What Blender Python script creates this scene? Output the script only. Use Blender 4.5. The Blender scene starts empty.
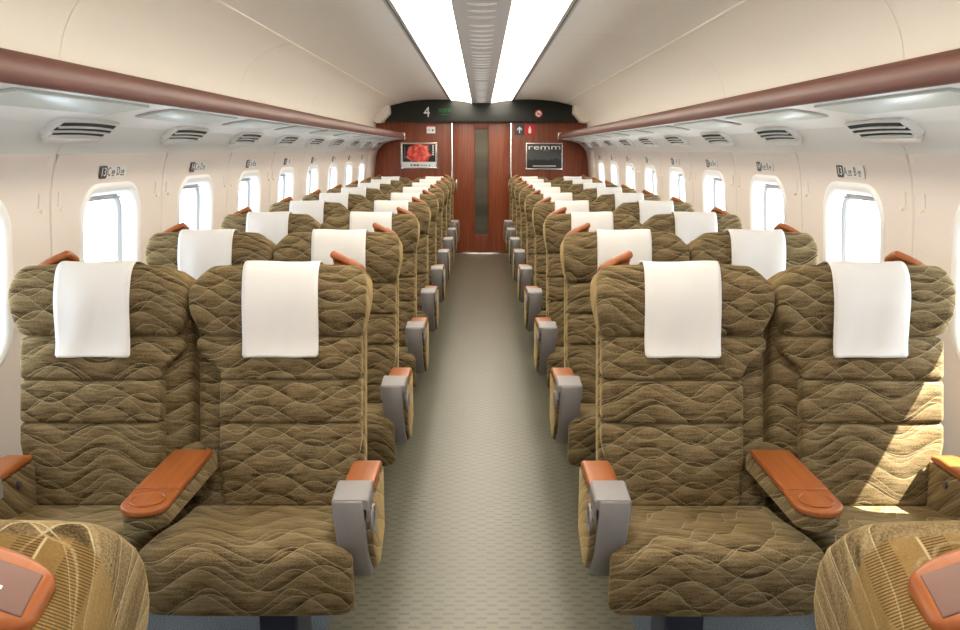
import bpy, bmesh, math, random
from mathutils import Vector, Matrix
random.seed(7)
PI = math.pi
sc = bpy.context.scene
C = sc.collection

# ------------------------------------------------------------------ camera
F_PX = 823.0
cam_d = bpy.data.cameras.new('camera')
cam_d.sensor_width = 36.0
cam_d.lens = F_PX / 960.0 * 36.0
cam_d.clip_start = 0.03
cam = bpy.data.objects.new('camera', cam_d)
C.objects.link(cam)
cam.location = (0, 0, 1.5)
cam.rotation_euler = (PI / 2 - math.atan(165 / F_PX), 0, math.atan(1.5 / F_PX))
sc.camera = cam

# ------------------------------------------------------------------ world, sun, exposure
SKY = 10.0
LAMP = 7.6
SUN = 45.0
world = bpy.data.worlds.new('World')
sc.world = world
world.use_nodes = True
bg = world.node_tree.nodes['Background']
bg.inputs[0].default_value = (0.78, 0.89, 1.0, 1)
bg.inputs[1].default_value = SKY
sun_d = bpy.data.lights.new('sun', 'SUN')
sun_d.energy = SUN
sun_d.angle = math.radians(0.6)
sun_d.color = (1.0, 0.93, 0.80)
sun = bpy.data.objects.new('sun', sun_d)
C.objects.link(sun)
sdir = Vector((-3.0, 0.6, -5.0)).normalized()
sun.rotation_euler = sdir.to_track_quat('-Z', 'Y').to_euler()
sc.view_settings.view_transform = 'Standard'
sc.view_settings.look = 'None'
sc.view_settings.gamma = 1.0
sc.view_settings.use_curve_mapping = False
sc.view_settings.exposure = 0.25
sc.cycles.max_bounces = 10
sc.cycles.diffuse_bounces = 6
sc.cycles.glossy_bounces = 4
sc.cycles.transparent_max_bounces = 12
sc.cycles.use_denoising = True
sc.cycles.sample_clamp_indirect = 6.0
sc.cycles.caustics_reflective = False
sc.cycles.caustics_refractive = False

# ------------------------------------------------------------------ materials
MATS = {}
def base_mat(name, col=(0.5, 0.5, 0.5), rough=0.5, metal=0.0, spec=0.5, sheen=0.0, sheen_tint=(1, 1, 1), coat=0.0):
    m = bpy.data.materials.new(name)
    m.use_nodes = True
    b = m.node_tree.nodes['Principled BSDF']
    b.inputs['Base Color'].default_value = (*col, 1)
    b.inputs['Roughness'].default_value = rough
    b.inputs['Metallic'].default_value = metal
    b.inputs['Specular IOR Level'].default_value = spec
    b.inputs['Sheen Weight'].default_value = sheen
    b.inputs['Sheen Tint'].default_value = (*sheen_tint, 1)
    b.inputs['Coat Weight'].default_value = coat
    MATS[name] = m
    return m, m.node_tree.nodes, m.node_tree.links, b
class NB:
    """small helper that strings math nodes together"""
    def __init__(s, nt): s.nt = nt; s.n = nt.nodes; s.l = nt.links
    def put(s, inp, v):
        if v is None: return
        if isinstance(v, (int, float)): inp.default_value = v
        elif isinstance(v, (tuple, list)): inp.default_value = v
        else: s.l.new(v, inp)
    def m(s, op, a, b=None, c=None, clamp=False):
        n = s.n.new('ShaderNodeMath'); n.operation = op; n.use_clamp = clamp
        s.put(n.inputs[0], a); s.put(n.inputs[1], b); s.put(n.inputs[2], c)
        return n.outputs[0]
    def mix(s, f, a, b):
        n = s.n.new('ShaderNodeMix'); n.data_type = 'RGBA'
        s.put(n.inputs[0], f); s.put(n.inputs[6], a); s.put(n.inputs[7], b)
        return n.outputs[2]
    def noise(s, vec, scale, detail=3, rough=0.55):
        n = s.n.new('ShaderNodeTexNoise')
        s.put(n.inputs['Vector'], vec)
        n.inputs['Scale'].default_value = scale; n.inputs['Detail'].default_value = detail; n.inputs['Roughness'].default_value = rough
        return n.outputs['Fac']
    def comb(s, x, y, z):
        n = s.n.new('ShaderNodeCombineXYZ'); s.put(n.inputs[0], x); s.put(n.inputs[1], y); s.put(n.inputs[2], z); return n.outputs[0]
    def sep(s, v):
        n = s.n.new('ShaderNodeSeparateXYZ'); s.l.new(v, n.inputs[0]); return n.outputs
    def ramp(s, f, stops):
        n = s.n.new('ShaderNodeValToRGB'); s.put(n.inputs[0], f)
        e = n.color_ramp.elements
        while len(e) < len(stops): e.new(0.5)
        for i, (p, c) in enumerate(stops): e[i].position = p; e[i].color = (*c, 1)
        return n.outputs[0]
    def smooth(s, v, a, b):
        n = s.n.new('ShaderNodeMapRange'); n.interpolation_type = 'SMOOTHSTEP'
        s.put(n.inputs[0], v); n.inputs[1].default_value = a; n.inputs[2].default_value = b
        return n.outputs[0]
    def bump(s, h, strength, dist, bsdf):
        n = s.n.new('ShaderNodeBump'); n.inputs['Strength'].default_value = strength; n.inputs['Distance'].default_value = dist
        s.l.new(h, n.inputs['Height']); s.l.new(n.outputs[0], bsdf.inputs['Normal'])
    def obj(s): return s.n.new('ShaderNodeTexCoord').outputs['Object']
    def rand(s): return s.n.new('ShaderNodeObjectInfo').outputs['Random']

def make_fabric(name, rear=None):
    m, n, l, b = base_mat(name, rough=0.95, spec=0.05, sheen=0.35, sheen_tint=(1.0, 0.74, 0.36))
    b.inputs['Sheen Roughness'].default_value = 0.35
    k = NB(m.node_tree)
    o = k.obj(); x, y, z = k.sep(o)
    r = k.rand()
    u = k.m('ADD', k.m('MULTIPLY_ADD', y, 0.45, x), k.m('MULTIPLY', r, 3.0))
    v = k.m('ADD', k.m('MULTIPLY_ADD', y, 0.8, z), k.m('MULTIPLY', r, 0.7))
    warp = k.m('SUBTRACT', k.noise(k.comb(u, v, 0.0), 5.0, 2), 0.5)
    def family(lam, amp, W, ph, warp_amt):
        sn = k.m('SINE', k.m('MULTIPLY_ADD', u, 2 * PI / W, ph))
        a = k.m('MULTIPLY_ADD', sn, amp / lam, k.m('MULTIPLY', v, 1.0 / lam))
        a = k.m('MULTIPLY_ADD', warp, warp_amt, a)
        fr = k.m('FRACT', a)
        return fr
    f1 = family(0.070, 0.031, 0.250, 0.0, 0.40)
    f2 = family(0.078, 0.035, 0.300, 2.4, 0.40)
    f3 = family(0.105, 0.032, 0.220, 4.5, 0.35)
    def line(fr, w):
        d = k.m('ABSOLUTE', k.m('SUBTRACT', fr, 0.5))
        return k.m('SUBTRACT', 1.0, k.smooth(d, w * 0.35, w))
    lines = k.m('MAXIMUM', k.m('MAXIMUM', line(f1, 0.018), line(f2, 0.017)), line(f3, 0.011))
    shift = lambda fr: k.m('FRACT', k.m('ADD', fr, 0.5))
    band = k.m('ADD', k.m('ADD', k.m('MULTIPLY_ADD', shift(f1), 0.20, 0.16), k.m('MULTIPLY', shift(f2), 0.18)), k.m('MULTIPLY', shift(f3), 0.12))
    lens = k.m('MULTIPLY', k.m('SUBTRACT', 1.0, k.smooth(shift(f1), 0.70, 0.45)), k.m('SUBTRACT', 1.0, k.smooth(shift(f2), 0.05, 0.35)))
    band = k.m('SUBTRACT', band, k.m('MULTIPLY', lens, 0.22))
    streak = k.noise(k.comb(k.m('MULTIPLY', u, 16.0), k.m('MULTIPLY', v, 100.0), k.m('MULTIPLY', r, 9.0)), 1.0, 4, 0.65)
    pile = k.noise(o, 420.0, 2)
    val = k.m('ADD', band, k.m('MULTIPLY', k.m('SUBTRACT', streak, 0.5), 0.95))
    val = k.m('ADD', val, k.m('MULTIPLY', k.m('SUBTRACT', pile, 0.5), 0.85))
    col = k.ramp(val, [(0.0, (0.024, 0.017, 0.009)), (0.22, (0.072, 0.050, 0.023)), (0.45, (0.155, 0.112, 0.057)), (0.70, (0.240, 0.178, 0.096)), (1.0, (0.318, 0.242, 0.138))])
    lit = k.m('MULTIPLY', lines, k.m('MULTIPLY_ADD', pile, 0.9, 0.10), clamp=True)
    if rear is not None:                           # ribbed velvet patches behind the headrest
        back = k.smooth(y, rear, rear + 0.006)
        wob = k.noise(k.comb(x, y, z), 9.0, 1)
        st = k.m('SINE', k.m('MULTIPLY_ADD', k.m('ABSOLUTE', x), 500.0, k.m('MULTIPLY', k.m('SUBTRACT', z, y), 1500.0)))
        patch = k.smooth(k.m('SINE', k.m('MULTIPLY_ADD', k.m('ABSOLUTE', x), 120.0, k.m('MULTIPLY', wob, 2.0))), 0.05, 0.2)
        dark = k.m('MULTIPLY', k.m('MULTIPLY', k.smooth(st, -0.1, 0.5), patch), 0.8)
        seam = k.m('SUBTRACT', 1.0, k.smooth(k.m('ABSOLUTE', k.m('SUBTRACT', k.m('ABSOLUTE', x), 0.490)), 0.0008, 0.0020))
        lit = k.m('MAXIMUM', k.m('MULTIPLY', lit, k.m('MULTIPLY_ADD', back, -0.6, 1.0)), k.m('MULTIPLY', k.m('MULTIPLY', seam, back), 0.7))
        warm = k.mix(k.m('MULTIPLY', back, 0.65), col, (0.195, 0.118, 0.038, 1))  # golden cast of the lighting mixed into the rear fabric colour
        col = k.mix(k.m('MULTIPLY', dark, back), warm, (0.040, 0.025, 0.010, 1))
    col = k.mix(lit, col, (0.44, 0.37, 0.23, 1))
    l.new(col, b.inputs['Base Color'])
    k.bump(k.m('ADD', pile, k.m('MULTIPLY', lines, -0.2)), 0.25, 0.002, b)
make_fabric('fabric')
make_fabric('fabric_head', rear=0.392)

def make_wood(name, cols, axis, rough, scale=1.0, coat=0.0, spec=0.5):
    m, n, l, b = base_mat(name, rough=rough, coat=coat, spec=spec)
    b.inputs['Coat Roughness'].default_value = 0.15
    k = NB(m.node_tree)
    o = k.obj(); p = list(k.sep(o))
    s = [60.0 * scale] * 3; s[axis] = 2.2 * scale
    vec = k.comb(*[k.m('MULTIPLY', p[i], s[i]) for i in range(3)])
    g = k.noise(vec, 1.0, 4, 0.6)
    vec2 = k.comb(*[k.m('MULTIPLY', p[i], s[i] * 0.12) for i in range(3)])
    g2 = k.noise(vec2, 1.0, 2)
    f = k.m('ADD', k.m('MULTIPLY', g, 0.7), k.m('MULTIPLY', g2, 0.3))
    l.new(k.ramp(f, [(0.30, cols[0]), (0.5, cols[1]), (0.72, cols[2])]), b.inputs['Base Color'])
make_wood('wood_arm', [(0.195, 0.052, 0.012), (0.260, 0.074, 0.017), (0.325, 0.100, 0.025)], 1, 0.38, coat=0.0, spec=0.35)
make_wood('wood_rack', [(0.080, 0.027, 0.018), (0.115, 0.039, 0.026), (0.155, 0.056, 0.037)], 1, 0.48)
make_wood('wood_wall', [(0.110, 0.024, 0.009), (0.195, 0.042, 0.014), (0.285, 0.070, 0.024)], 2, 0.35)
make_wood('wood_door', [(0.125, 0.027, 0.009), (0.215, 0.047, 0.015), (0.305, 0.076, 0.025)], 2, 0.32, 0.8)

def grain(name, col, amount=0.04, rough=0.5, scale=260.0, bump=0.0, spec=0.5):
    m, n, l, b = base_mat(name, col, rough, spec=spec)
    k = NB(m.node_tree)
    f = k.noise(k.obj(), scale, 2)
    lo = tuple(c * (1 - amount) for c in col); hi = tuple(min(1, c * (1 + amount)) for c in col)
    l.new(k.ramp(f, [(0.3, lo), (0.7, hi)]), b.inputs['Base Color'])
    if bump: k.bump(f, bump, 0.001, b)
grain('wall_panel', (0.76, 0.675, 0.610), 0.02, 0.45)
grain('ceiling_panel', (0.82, 0.770, 0.700), 0.03, 0.55)
grain('cove_panel', (0.80, 0.735, 0.650), 0.02, 0.5)
grain('rack_under', (0.76, 0.76, 0.74), 0.01, 0.28)
grain('frame_white', (0.86, 0.86, 0.85), 0.01, 0.35)
grain('gasket', (0.30, 0.31, 0.32), 0.02, 0.5)
grain('blind', (0.52, 0.53, 0.54), 0.03, 0.6)
grain('trim_cream', (0.88, 0.82, 0.72), 0.01, 0.4)
grain('trim_grey', (0.42, 0.40, 0.37), 0.02, 0.4)
grain('groove', (0.06, 0.05, 0.045), 0.02, 0.8)
grain('grille_plate', (0.56, 0.53, 0.50), 0.02, 0.45)
grain('grille_blade', (0.95, 0.94, 0.92), 0.01, 0.3)  # near-white colour stands in for light showing through the slots
grain('plastic_grey', (0.215, 0.200, 0.200), 0.04, 0.42, 500, 0.1)
grain('plastic_dark', (0.105, 0.100, 0.105), 0.04, 0.45)
grain('cloth_white', (0.66, 0.64, 0.62), 0.02, 0.9, 700, 0.15, 0.1)
grain('black_panel', (0.008, 0.010, 0.008), 0.1, 0.5)
grain('vent_dark', (0.03, 0.03, 0.03), 0.1, 0.8)
grain('pedestal', (0.022, 0.030, 0.055), 0.2, 0.45)
grain('handle_pad', (0.135, 0.066, 0.048), 0.06, 0.6, 900)
grain('white_print', (0.85, 0.85, 0.84), 0.01, 0.5)
grain('dark_print', (0.055, 0.052, 0.055), 0.02, 0.5)
grain('red_print', (0.62, 0.015, 0.02), 0.03, 0.45)
grain('grey_print', (0.20, 0.21, 0.21), 0.05, 0.5)
grain('sign_plate', (0.78, 0.76, 0.74), 0.01, 0.4)
grain('lens', (0.47, 0.51, 0.47), 0.01, 0.32)
m, n, l, b = base_mat('chrome', (0.80, 0.80, 0.80), 0.18, 1.0)
k = NB(m.node_tree); l.new(k.ramp(k.noise(k.obj(), 300, 1), [(0.3, (0.74, 0.74, 0.74)), (0.7, (0.84, 0.84, 0.83))]), b.inputs['Base Color'])
# window glass that lets light straight through and mirrors a little
m = bpy.data.materials.new('glass'); m.use_nodes = True; MATS['glass'] = m
nt = m.node_tree; nt.nodes.remove(nt.nodes['Principled BSDF'])
tr = nt.nodes.new('ShaderNodeBsdfTransparent'); gl = nt.nodes.new('ShaderNodeBsdfGlossy'); mx = nt.nodes.new('ShaderNodeMixShader')
gl.inputs['Roughness'].default_value = 0.02; tr.inputs[0].default_value = (0.96, 0.98, 0.98, 1); mx.inputs[0].default_value = 0.05
nt.links.new(tr.outputs[0], mx.inputs[1]); nt.links.new(gl.outputs[0], mx.inputs[2]); nt.links.new(mx.outputs[0], nt.nodes['Material Output'].inputs[0])
# door glass: opaque frosted pane, dimness of the vestibule behind put into its colour
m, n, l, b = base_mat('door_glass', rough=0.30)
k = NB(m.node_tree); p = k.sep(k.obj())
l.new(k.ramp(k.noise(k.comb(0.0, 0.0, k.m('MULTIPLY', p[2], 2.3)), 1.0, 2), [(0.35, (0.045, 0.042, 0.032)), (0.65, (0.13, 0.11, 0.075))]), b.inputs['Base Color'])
# luminous ceiling diffusers
m, n, l, b = base_mat('diffuser', (0.9, 0.88, 0.82), 0.5)
b.inputs['Emission Color'].default_value = (1.0, 0.90, 0.72, 1); b.inputs['Emission Strength'].default_value = LAMP
k = NB(m.node_tree); l.new(k.ramp(k.noise(k.obj(), 6.0, 1), [(0.3, (1.0, 0.89, 0.72)), (0.7, (1.0, 0.91, 0.76))]), b.inputs['Emission Color'])
m, n, l, b = base_mat('led_green', (0.0, 0.05, 0.01), 0.5)
b.inputs['Emission Color'].default_value = (0.0, 0.55, 0.10, 1); b.inputs['Emission Strength'].default_value = 0.2
k = NB(m.node_tree); l.new(k.ramp(k.noise(k.obj(), 90, 1), [(0.3, (0.0, 0.45, 0.08)), (0.7, (0.0, 0.6, 0.12))]), b.inputs['Emission Color'])
# aisle carpet: short dark dashes woven in staggered rows
m, n, l, b = base_mat('carpet', rough=0.30, spec=0.75)
k = NB(m.node_tree); o = k.obj(); x, y, z = k.sep(o)
row = k.m('DIVIDE', y, 0.026); ri = k.m('FLOOR', row)
stag = k.m('MULTIPLY', k.m('MODULO', ri, 2.0), 0.5)
colx = k.m('ADD', k.m('DIVIDE', x, 0.072), stag)
fx = k.m('ABSOLUTE', k.m('SUBTRACT', k.m('FRACT', colx), 0.5)); fy = k.m('ABSOLUTE', k.m('SUBTRACT', k.m('FRACT', row), 0.5))
dash = k.m('MULTIPLY', k.m('SUBTRACT', 1.0, k.smooth(fx, 0.20, 0.30)), k.m('SUBTRACT', 1.0, k.smooth(fy, 0.20, 0.30)))
fine = k.noise(o, 380.0, 2); big = k.noise(o, 2.0, 2)
amt = k.m('MULTIPLY', dash, k.m('MULTIPLY_ADD', big, 0.6, 0.30))
c1 = k.ramp(k.m('ADD', k.m('MULTIPLY', fine, 0.8), k.m('MULTIPLY', big, 0.2)), [(0.3, (0.078, 0.076, 0.052)), (0.5, (0.122, 0.116, 0.078)), (0.7, (0.170, 0.160, 0.106))])
l.new(k.mix(amt, c1, (0.036, 0.038, 0.033, 1)), b.inputs['Base Color'])
k.bump(fine, 0.3, 0.003, b)
m, n, l, b = base_mat('vinyl', rough=0.30)
k = NB(m.node_tree); o = k.obj()
l.new(k.ramp(k.noise(o, 240.0, 3, 0.7), [(0.38, (0.055, 0.075, 0.105)), (0.52, (0.100, 0.128, 0.165)), (0.68, (0.26, 0.31, 0.37))]), b.inputs['Base Color'])
# poster prints
m, n, l, b = base_mat('poster_flower', rough=0.35)
k = NB(m.node_tree); o = k.obj(); x, y, z = k.sep(o)
d = k.m('SQRT', k.m('ADD', k.m('POWER', k.m('MULTIPLY', x, 1.15), 2.0), k.m('POWER', k.m('MULTIPLY', z, 1.5), 2.0)))
d = k.m('ADD', d, k.m('MULTIPLY', k.m('SUBTRACT', k.noise(k.comb(x, 0.0, z), 11.0, 2), 0.5), 0.22))
fl = k.m('SUBTRACT', 1.0, k.smooth(d, 0.185, 0.215))
pet = k.ramp(k.noise(k.comb(x, 0.3, z), 14.0, 3), [(0.30, (0.28, 0.012, 0.012)), (0.48, (0.72, 0.065, 0.045)), (0.62, (0.86, 0.22, 0.17)), (0.78, (0.95, 0.70, 0.62))])
l.new(k.mix(fl, (0.012, 0.012, 0.012, 1), pet), b.inputs['Base Color'])
m, n, l, b = base_mat('poster_dusk', rough=0.35)
k = NB(m.node_tree); o = k.obj(); x, y, z = k.sep(o)
hill = k.m('MULTIPLY_ADD', k.noise(k.comb(x, 0.0, 0.0), 9.0, 3), 0.16, -0.125)
c = k.mix(k.smooth(k.m('SUBTRACT', z, hill), -0.01, 0.01), (0.020, 0.021, 0.021, 1), k.ramp(k.m('MULTIPLY_ADD', z, 2.6, 0.5), [(0.2, (0.085, 0.092, 0.090)), (0.8, (0.040, 0.045, 0.047))]))
l.new(c, b.inputs['Base Color'])
M = MATS

# ------------------------------------------------------------------ mesh helpers
def link(o, parent=None):
    C.objects.link(o)
    if parent is not None: o.parent = parent
    return o
def mesh(name, V, Fc, mat, parent=None, smooth=True, flip=False):
    me = bpy.data.meshes.new(name)
    if flip: Fc = [tuple(reversed(f)) for f in Fc]
    me.from_pydata([tuple(v) for v in V], [], Fc)
    bm = bmesh.new(); bm.from_mesh(me)
    bmesh.ops.recalc_face_normals(bm, faces=bm.faces)
    bm.to_mesh(me); bm.free()
    if smooth:
        me.polygons.foreach_set('use_smooth', [True] * len(me.polygons))
    me.materials.append(M[mat])
    me.update()
    return link(bpy.data.objects.new(name, me), parent)
def open_mesh(name, V, Fc, mat, parent=None, smooth=True):
    """surface without recalculated normals"""
    me = bpy.data.meshes.new(name); me.from_pydata([tuple(v) for v in V], [], Fc)
    if smooth: me.polygons.foreach_set('use_smooth', [True] * len(me.polygons))
    me.materials.append(M[mat]); me.update()
    return link(bpy.data.objects.new(name, me), parent)
def empty(name, loc=(0, 0, 0), rz=0.0, parent=None):
    e = bpy.data.objects.new(name, None); e.empty_display_size = 0.1
    e.location = loc; e.rotation_euler = (0, 0, rz)
    return link(e, parent)
def tag(o, label, cat, group=None):
    o['label'] = label; o['category'] = cat
    if group: o['group'] = group
    return o
def structure(o, label, cat):
    o['kind'] = 'structure'; o['label'] = label; o['category'] = cat
    return o

def rbox(hx, hy, hz, r, n=3, div=(1, 1, 1), f=None, c=(0, 0, 0)):
    """box with rounded edges; div = extra cuts on the flat part; f deforms each point"""
    h = (hx, hy, hz)
    def axis(hh, d):
        i = hh - r
        neg = [-i - r * math.tan(PI / 4 * (1 - j / n)) for j in range(n)]
        flat = [-i + 2 * i * j / d for j in range(d + 1)]
        return neg + flat + [-q for q in reversed(neg)]
    ax = [axis(h[i], div[i]) for i in range(3)]
    V, Fc, idx = [], [], {}
    def vid(q):
        key = tuple(round(t, 6) for t in q)
        if key in idx: return idx[key]
        pin = [max(-(h[i] - r), min(h[i] - r, q[i])) for i in range(3)]
        d = Vector([q[i] - pin[i] for i in range(3)])
        if d.length > 1e-9: d = d.normalized() * r
        p = Vector(pin) + d
        p = Vector((p.x + c[0], p.y + c[1], p.z + c[2]))
        if f: p = Vector(f(p.x, p.y, p.z))
        idx[key] = len(V); V.append(p)
        return idx[key]
    for a in range(3):
        b_, c_ = (a + 1) % 3, (a + 2) % 3
        for s in (-1, 1):
            for i in range(len(ax[b_]) - 1):
                for j in range(len(ax[c_]) - 1):
                    quad = []
                    for (ii, jj) in ((i, j), (i + 1, j), (i + 1, j + 1), (i, j + 1)):
                        q = [0, 0, 0]; q[a] = s * h[a]; q[b_] = ax[b_][ii]; q[c_] = ax[c_][jj]
                        quad.append(vid(q))
                    Fc.append(tuple(quad) if s > 0 else tuple(reversed(quad)))
    return V, Fc
def box(name, c, s, mat, parent=None, r=None, n=2, div=(1, 1, 1), f=None):
    r = min(s) * 0.2 if r is None else r
    V, Fc = rbox(s[0] / 2, s[1] / 2, s[2] / 2, r, n, div, f, c)
    return mesh(name, V, Fc, mat, parent)
def prism(name, pts, to3, a0, a1, mat, parent=None, bevel=0.004, seg=2):
    """closed outline pts pushed from a0 to a1; to3(p, q, a) places a point"""
    bm = bmesh.new()
    lo = [bm.verts.new(to3(p, q, a0)) for p, q in pts]; hi = [bm.verts.new(to3(p, q, a1)) for p, q in pts]
    n = len(pts)
    f0 = bm.faces.new(lo); f1 = bm.faces.new(list(reversed(hi)))
    for i in range(n): bm.faces.new((lo[i], hi[i], hi[(i + 1) % n], lo[(i + 1) % n]))
    bmesh.ops.recalc_face_normals(bm, faces=bm.faces)
    if bevel:
        rim = list(f0.edges) + list(f1.edges)
        bmesh.ops.bevel(bm, geom=rim, offset=bevel, segments=seg, affect='EDGES', profile=0.5)
    me = bpy.data.meshes.new(name); bm.to_mesh(me); bm.free()
    me.polygons.foreach_set('use_smooth', [True] * len(me.polygons))
    try: me.set_sharp_from_angle(angle=math.radians(38))
    except Exception: pass
    me.materials.append(M[mat])
    return link(bpy.data.objects.new(name, me), parent)
def rrect(hw, hh, r, n=6, cx=0.0, cy=0.0):
    P = []
    for (sx, sy, a0) in ((1, 1, 0), (-1, 1, 90), (-1, -1, 180), (1, -1, 270)):
        for i in range(n + 1):
            a = math.radians(a0 + 90 * i / n)
            P.append((cx + sx * (hw - r) + r * math.cos(a), cy + sy * (hh - r) + r * math.sin(a)))
    return P
def torus(name, c, R1, R2, r, mat, parent, plane='xy', nu=32, nv=8):
    V, Fc = [], []
    for i in range(nu):
        a = 2 * PI * i / nu
        for j in range(nv):
            t = 2 * PI * j / nv
            p, q, w = (R1 + r * math.cos(t)) * math.cos(a), (R2 + r * math.cos(t)) * math.sin(a), r * math.sin(t)
            V.append((c[0] + p, c[1] + q, c[2] + w) if plane == 'xy' else (c[0] + w, c[1] + p, c[2] + q))
            Fc.append((i * nv + j, ((i + 1) % nu) * nv + j, ((i + 1) % nu) * nv + (j + 1) % nv, i * nv + (j + 1) % nv))
    return mesh(name, V, Fc, mat, parent)
def disc(name, c, R, th, mat, parent, axis='x', nu=20):
    pts = [(R * math.cos(2 * PI * i / nu), R * math.sin(2 * PI * i / nu)) for i in range(nu)]
    if axis == 'x': t3 = lambda p, q, a: (a, c[1] + p, c[2] + q); a0 = c[0]
    elif axis == 'y': t3 = lambda p, q, a: (c[0] + p, a, c[2] + q); a0 = c[1]
    else: t3 = lambda p, q, a: (c[0] + p, c[1] + q, a); a0 = c[2]
    return prism(name, pts, t3, a0 - th / 2, a0 + th / 2, mat, parent, bevel=0)
def text(name, body, size, loc, rot, mat, parent, sx=1.0, ext=0.0008):
    cu = bpy.data.curves.new(name, 'FONT'); cu.body = body; cu.size = size; cu.extrude = ext
    cu.align_x = 'CENTER'; cu.align_y = 'CENTER'; cu.resolution_u = 2
    t = bpy.data.objects.new(name, cu); C.objects.link(t)
    bpy.context.view_layer.update()
    me = bpy.data.meshes.new_from_object(t.evaluated_get(bpy.context.evaluated_depsgraph_get()))
    C.objects.unlink(t); bpy.data.objects.remove(t); bpy.data.curves.remove(cu)
    me.materials.clear(); me.materials.append(M[mat])
    o = link(bpy.data.objects.new(name, me), parent)
    o.location = loc; o.rotation_euler = rot; o.scale = (sx, 1, 1)
    return o
def lerp(a, b, t): return a + (b - a) * t
def interp(tab, t):
    if t <= tab[0][0]: return tab[0][1]
    for (a, x), (b, y) in zip(tab, tab[1:]):
        if t <= b: return lerp(x, y, (t - a) / (b - a))
    return tab[-1][1]
def sstep(a, b, t):
    t = max(0.0, min(1.0, (t - a) / (b - a))); return t * t * (3 - 2 * t)
def extrude_profile(name, prof, y0, y1, mat, parent, groove=0.0035, push=None, ny=1, back=0.012):
    """thin panel that follows a profile [(x, z)] from y0 to y1, its short ends turned back into a joint"""
    if push is None: push = (0, 0, 0)
    g = groove
    ys = [(y0, 1), (y0 + g, 0), (y0 + 3 * g, 0)] + [(lerp(y0 + g, y1 - g, i / ny), 0) for i in range(1, ny)] + [(y1 - 3 * g, 0), (y1 - g, 0), (y1, 1)]
    N = len(prof); nrm = []
    for i in range(N):
        a, b = prof[max(0, i - 1)], prof[min(N - 1, i + 1)]
        d = Vector((b[0] - a[0], b[1] - a[1])).normalized()
        q = Vector((-d.y, d.x))
        if q.dot(Vector(prof[i]) - Vector((0, 1.0))) < 0: q = -q
        nrm.append(q)
    V, Fc = [], []
    for (y, p) in ys:
        for i in range(N):
            V.append((prof[i][0] + nrm[i].x * 0.010 * p, y, prof[i][1] + nrm[i].y * 0.010 * p))
    for j in range(len(ys) - 1):
        for i in range(N - 1):
            Fc.append((j * N + i, j * N + i + 1, (j + 1) * N + i + 1, (j + 1) * N + i))
    return open_mesh(name, V, Fc, mat, parent)

# ------------------------------------------------------------------ the car body
PITCH = 1.04
Y_END, WIN0 = 12.1, 3.455
K0, K1 = -5, 7                       # window bays
Y_NEAR = WIN0 + K0 * PITCH - 0.5
WALL = [(0.0, 1.585), (0.5, 1.585), (0.85, 1.578), (1.12, 1.560), (1.30, 1.540), (1.40, 1.525), (1.49, 1.500)]
wx = lambda z: interp(WALL, z)

floor = box('floor', (0, (Y_NEAR + Y_END) / 2, -0.03), (3.4, Y_END - Y_NEAR + 0.3, 0.06), 'vinyl', r=0.004)
structure(floor, 'speckled blue grey vinyl floor under the rows of seats', 'floor')
carpet = box('aisle_carpet', (0, (Y_NEAR + Y_END) / 2, 0.003), (0.98, Y_END - Y_NEAR, 0.006), 'carpet', r=0.002)
tag(carpet, 'beige woven carpet runner with short dark dashes along the aisle', 'carpet')

WIN_HW, WIN_HH, WIN_CZ, WIN_R = 0.275, 0.275, 1.082, 0.135
def wall_panel(name, side, y0, y1, yc, parent):
    V, Fc = [], []
    z0, z1 = 0.0, 1.495
    if yc is None:
        zs = [z0, 0.5, 0.85, 1.0, 1.12, 1.2, 1.3, 1.35, 1.4, 1.45, z1]
        ys = [(y0, 1), (y0 + 0.005, 0), (y1 - 0.005, 0), (y1, 1)]
        for (y, p) in ys:
            for z in zs: V.append((side * (wx(z) + 0.018 * p), y, z))
        n = len(zs)
        for j in range(3):
            for i in range(n - 1):
                q = (j * n + i, (j + 1) * n + i, (j + 1) * n + i + 1, j * n + i + 1)
                Fc.append(q if side < 0 else tuple(reversed(q)))
        return mesh(name, V, Fc, 'wall_panel', parent)
    n = 16
    inner = rrect(WIN_HW, WIN_HH, WIN_R, n, yc, WIN_CZ)
    N = len(inner)
    def outer(a0, a1):
        P = []
        for i, (y, z) in enumerate(inner):
            c, j = divmod(i, n + 1)
            if j == n // 2:
                P.append(((a1, z1), (a0, z1), (a0, z0), (a1, z0))[c]); continue
            dy, dz = y - yc, z - WIN_CZ
            ry, rz = ((a1 - yc) if dy > 0 else (a0 - yc)), ((z1 - WIN_CZ) if dz > 0 else (z0 - WIN_CZ))
            top = (c in (0,) and j > n // 2) or (c == 1 and j < n // 2)
            bot = (c == 2 and j > n // 2) or (c == 3 and j < n // 2)
            if top or bot:
                t = rz / dz; P.append((yc + max(a0 - yc, min(a1 - yc, dy * min(t, 1.6))), z1 if top else z0))
            else:
                t = ry / dy; P.append((a1 if dy > 0 else a0, max(z0, min(z1, WIN_CZ + dz * min(t, 1.6)))))
        return P
    o0 = outer(y0 + 0.014, y1 - 0.014); o1 = outer(y0 + 0.004, y1 - 0.004); o2 = outer(y0, y1)
    rings = []
    for t in [i / 12 for i in range(13)]:
        rings.append([(lerp(a[0], b[0], t), lerp(a[1], b[1], t), 0) for a, b in zip(inner, o0)])
    rings.append([(p[0], p[1], 0) for p in o1])
    rings.append([(p[0], p[1], 1 if abs(p[0] - y0) < 1e-6 or abs(p[0] - y1) < 1e-6 else 0) for p in o2])
    for R in rings:
        for (y, z, p) in R: V.append((side * (wx(z) + 0.018 * p), y, z))
    for a in range(len(rings) - 1):
        for i in range(N):
            Fc.append((a * N + i, a * N + (i + 1) % N, (a + 1) * N + (i + 1) % N, (a + 1) * N + i))
    return mesh(name, V, Fc, 'wall_panel', parent)

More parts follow.
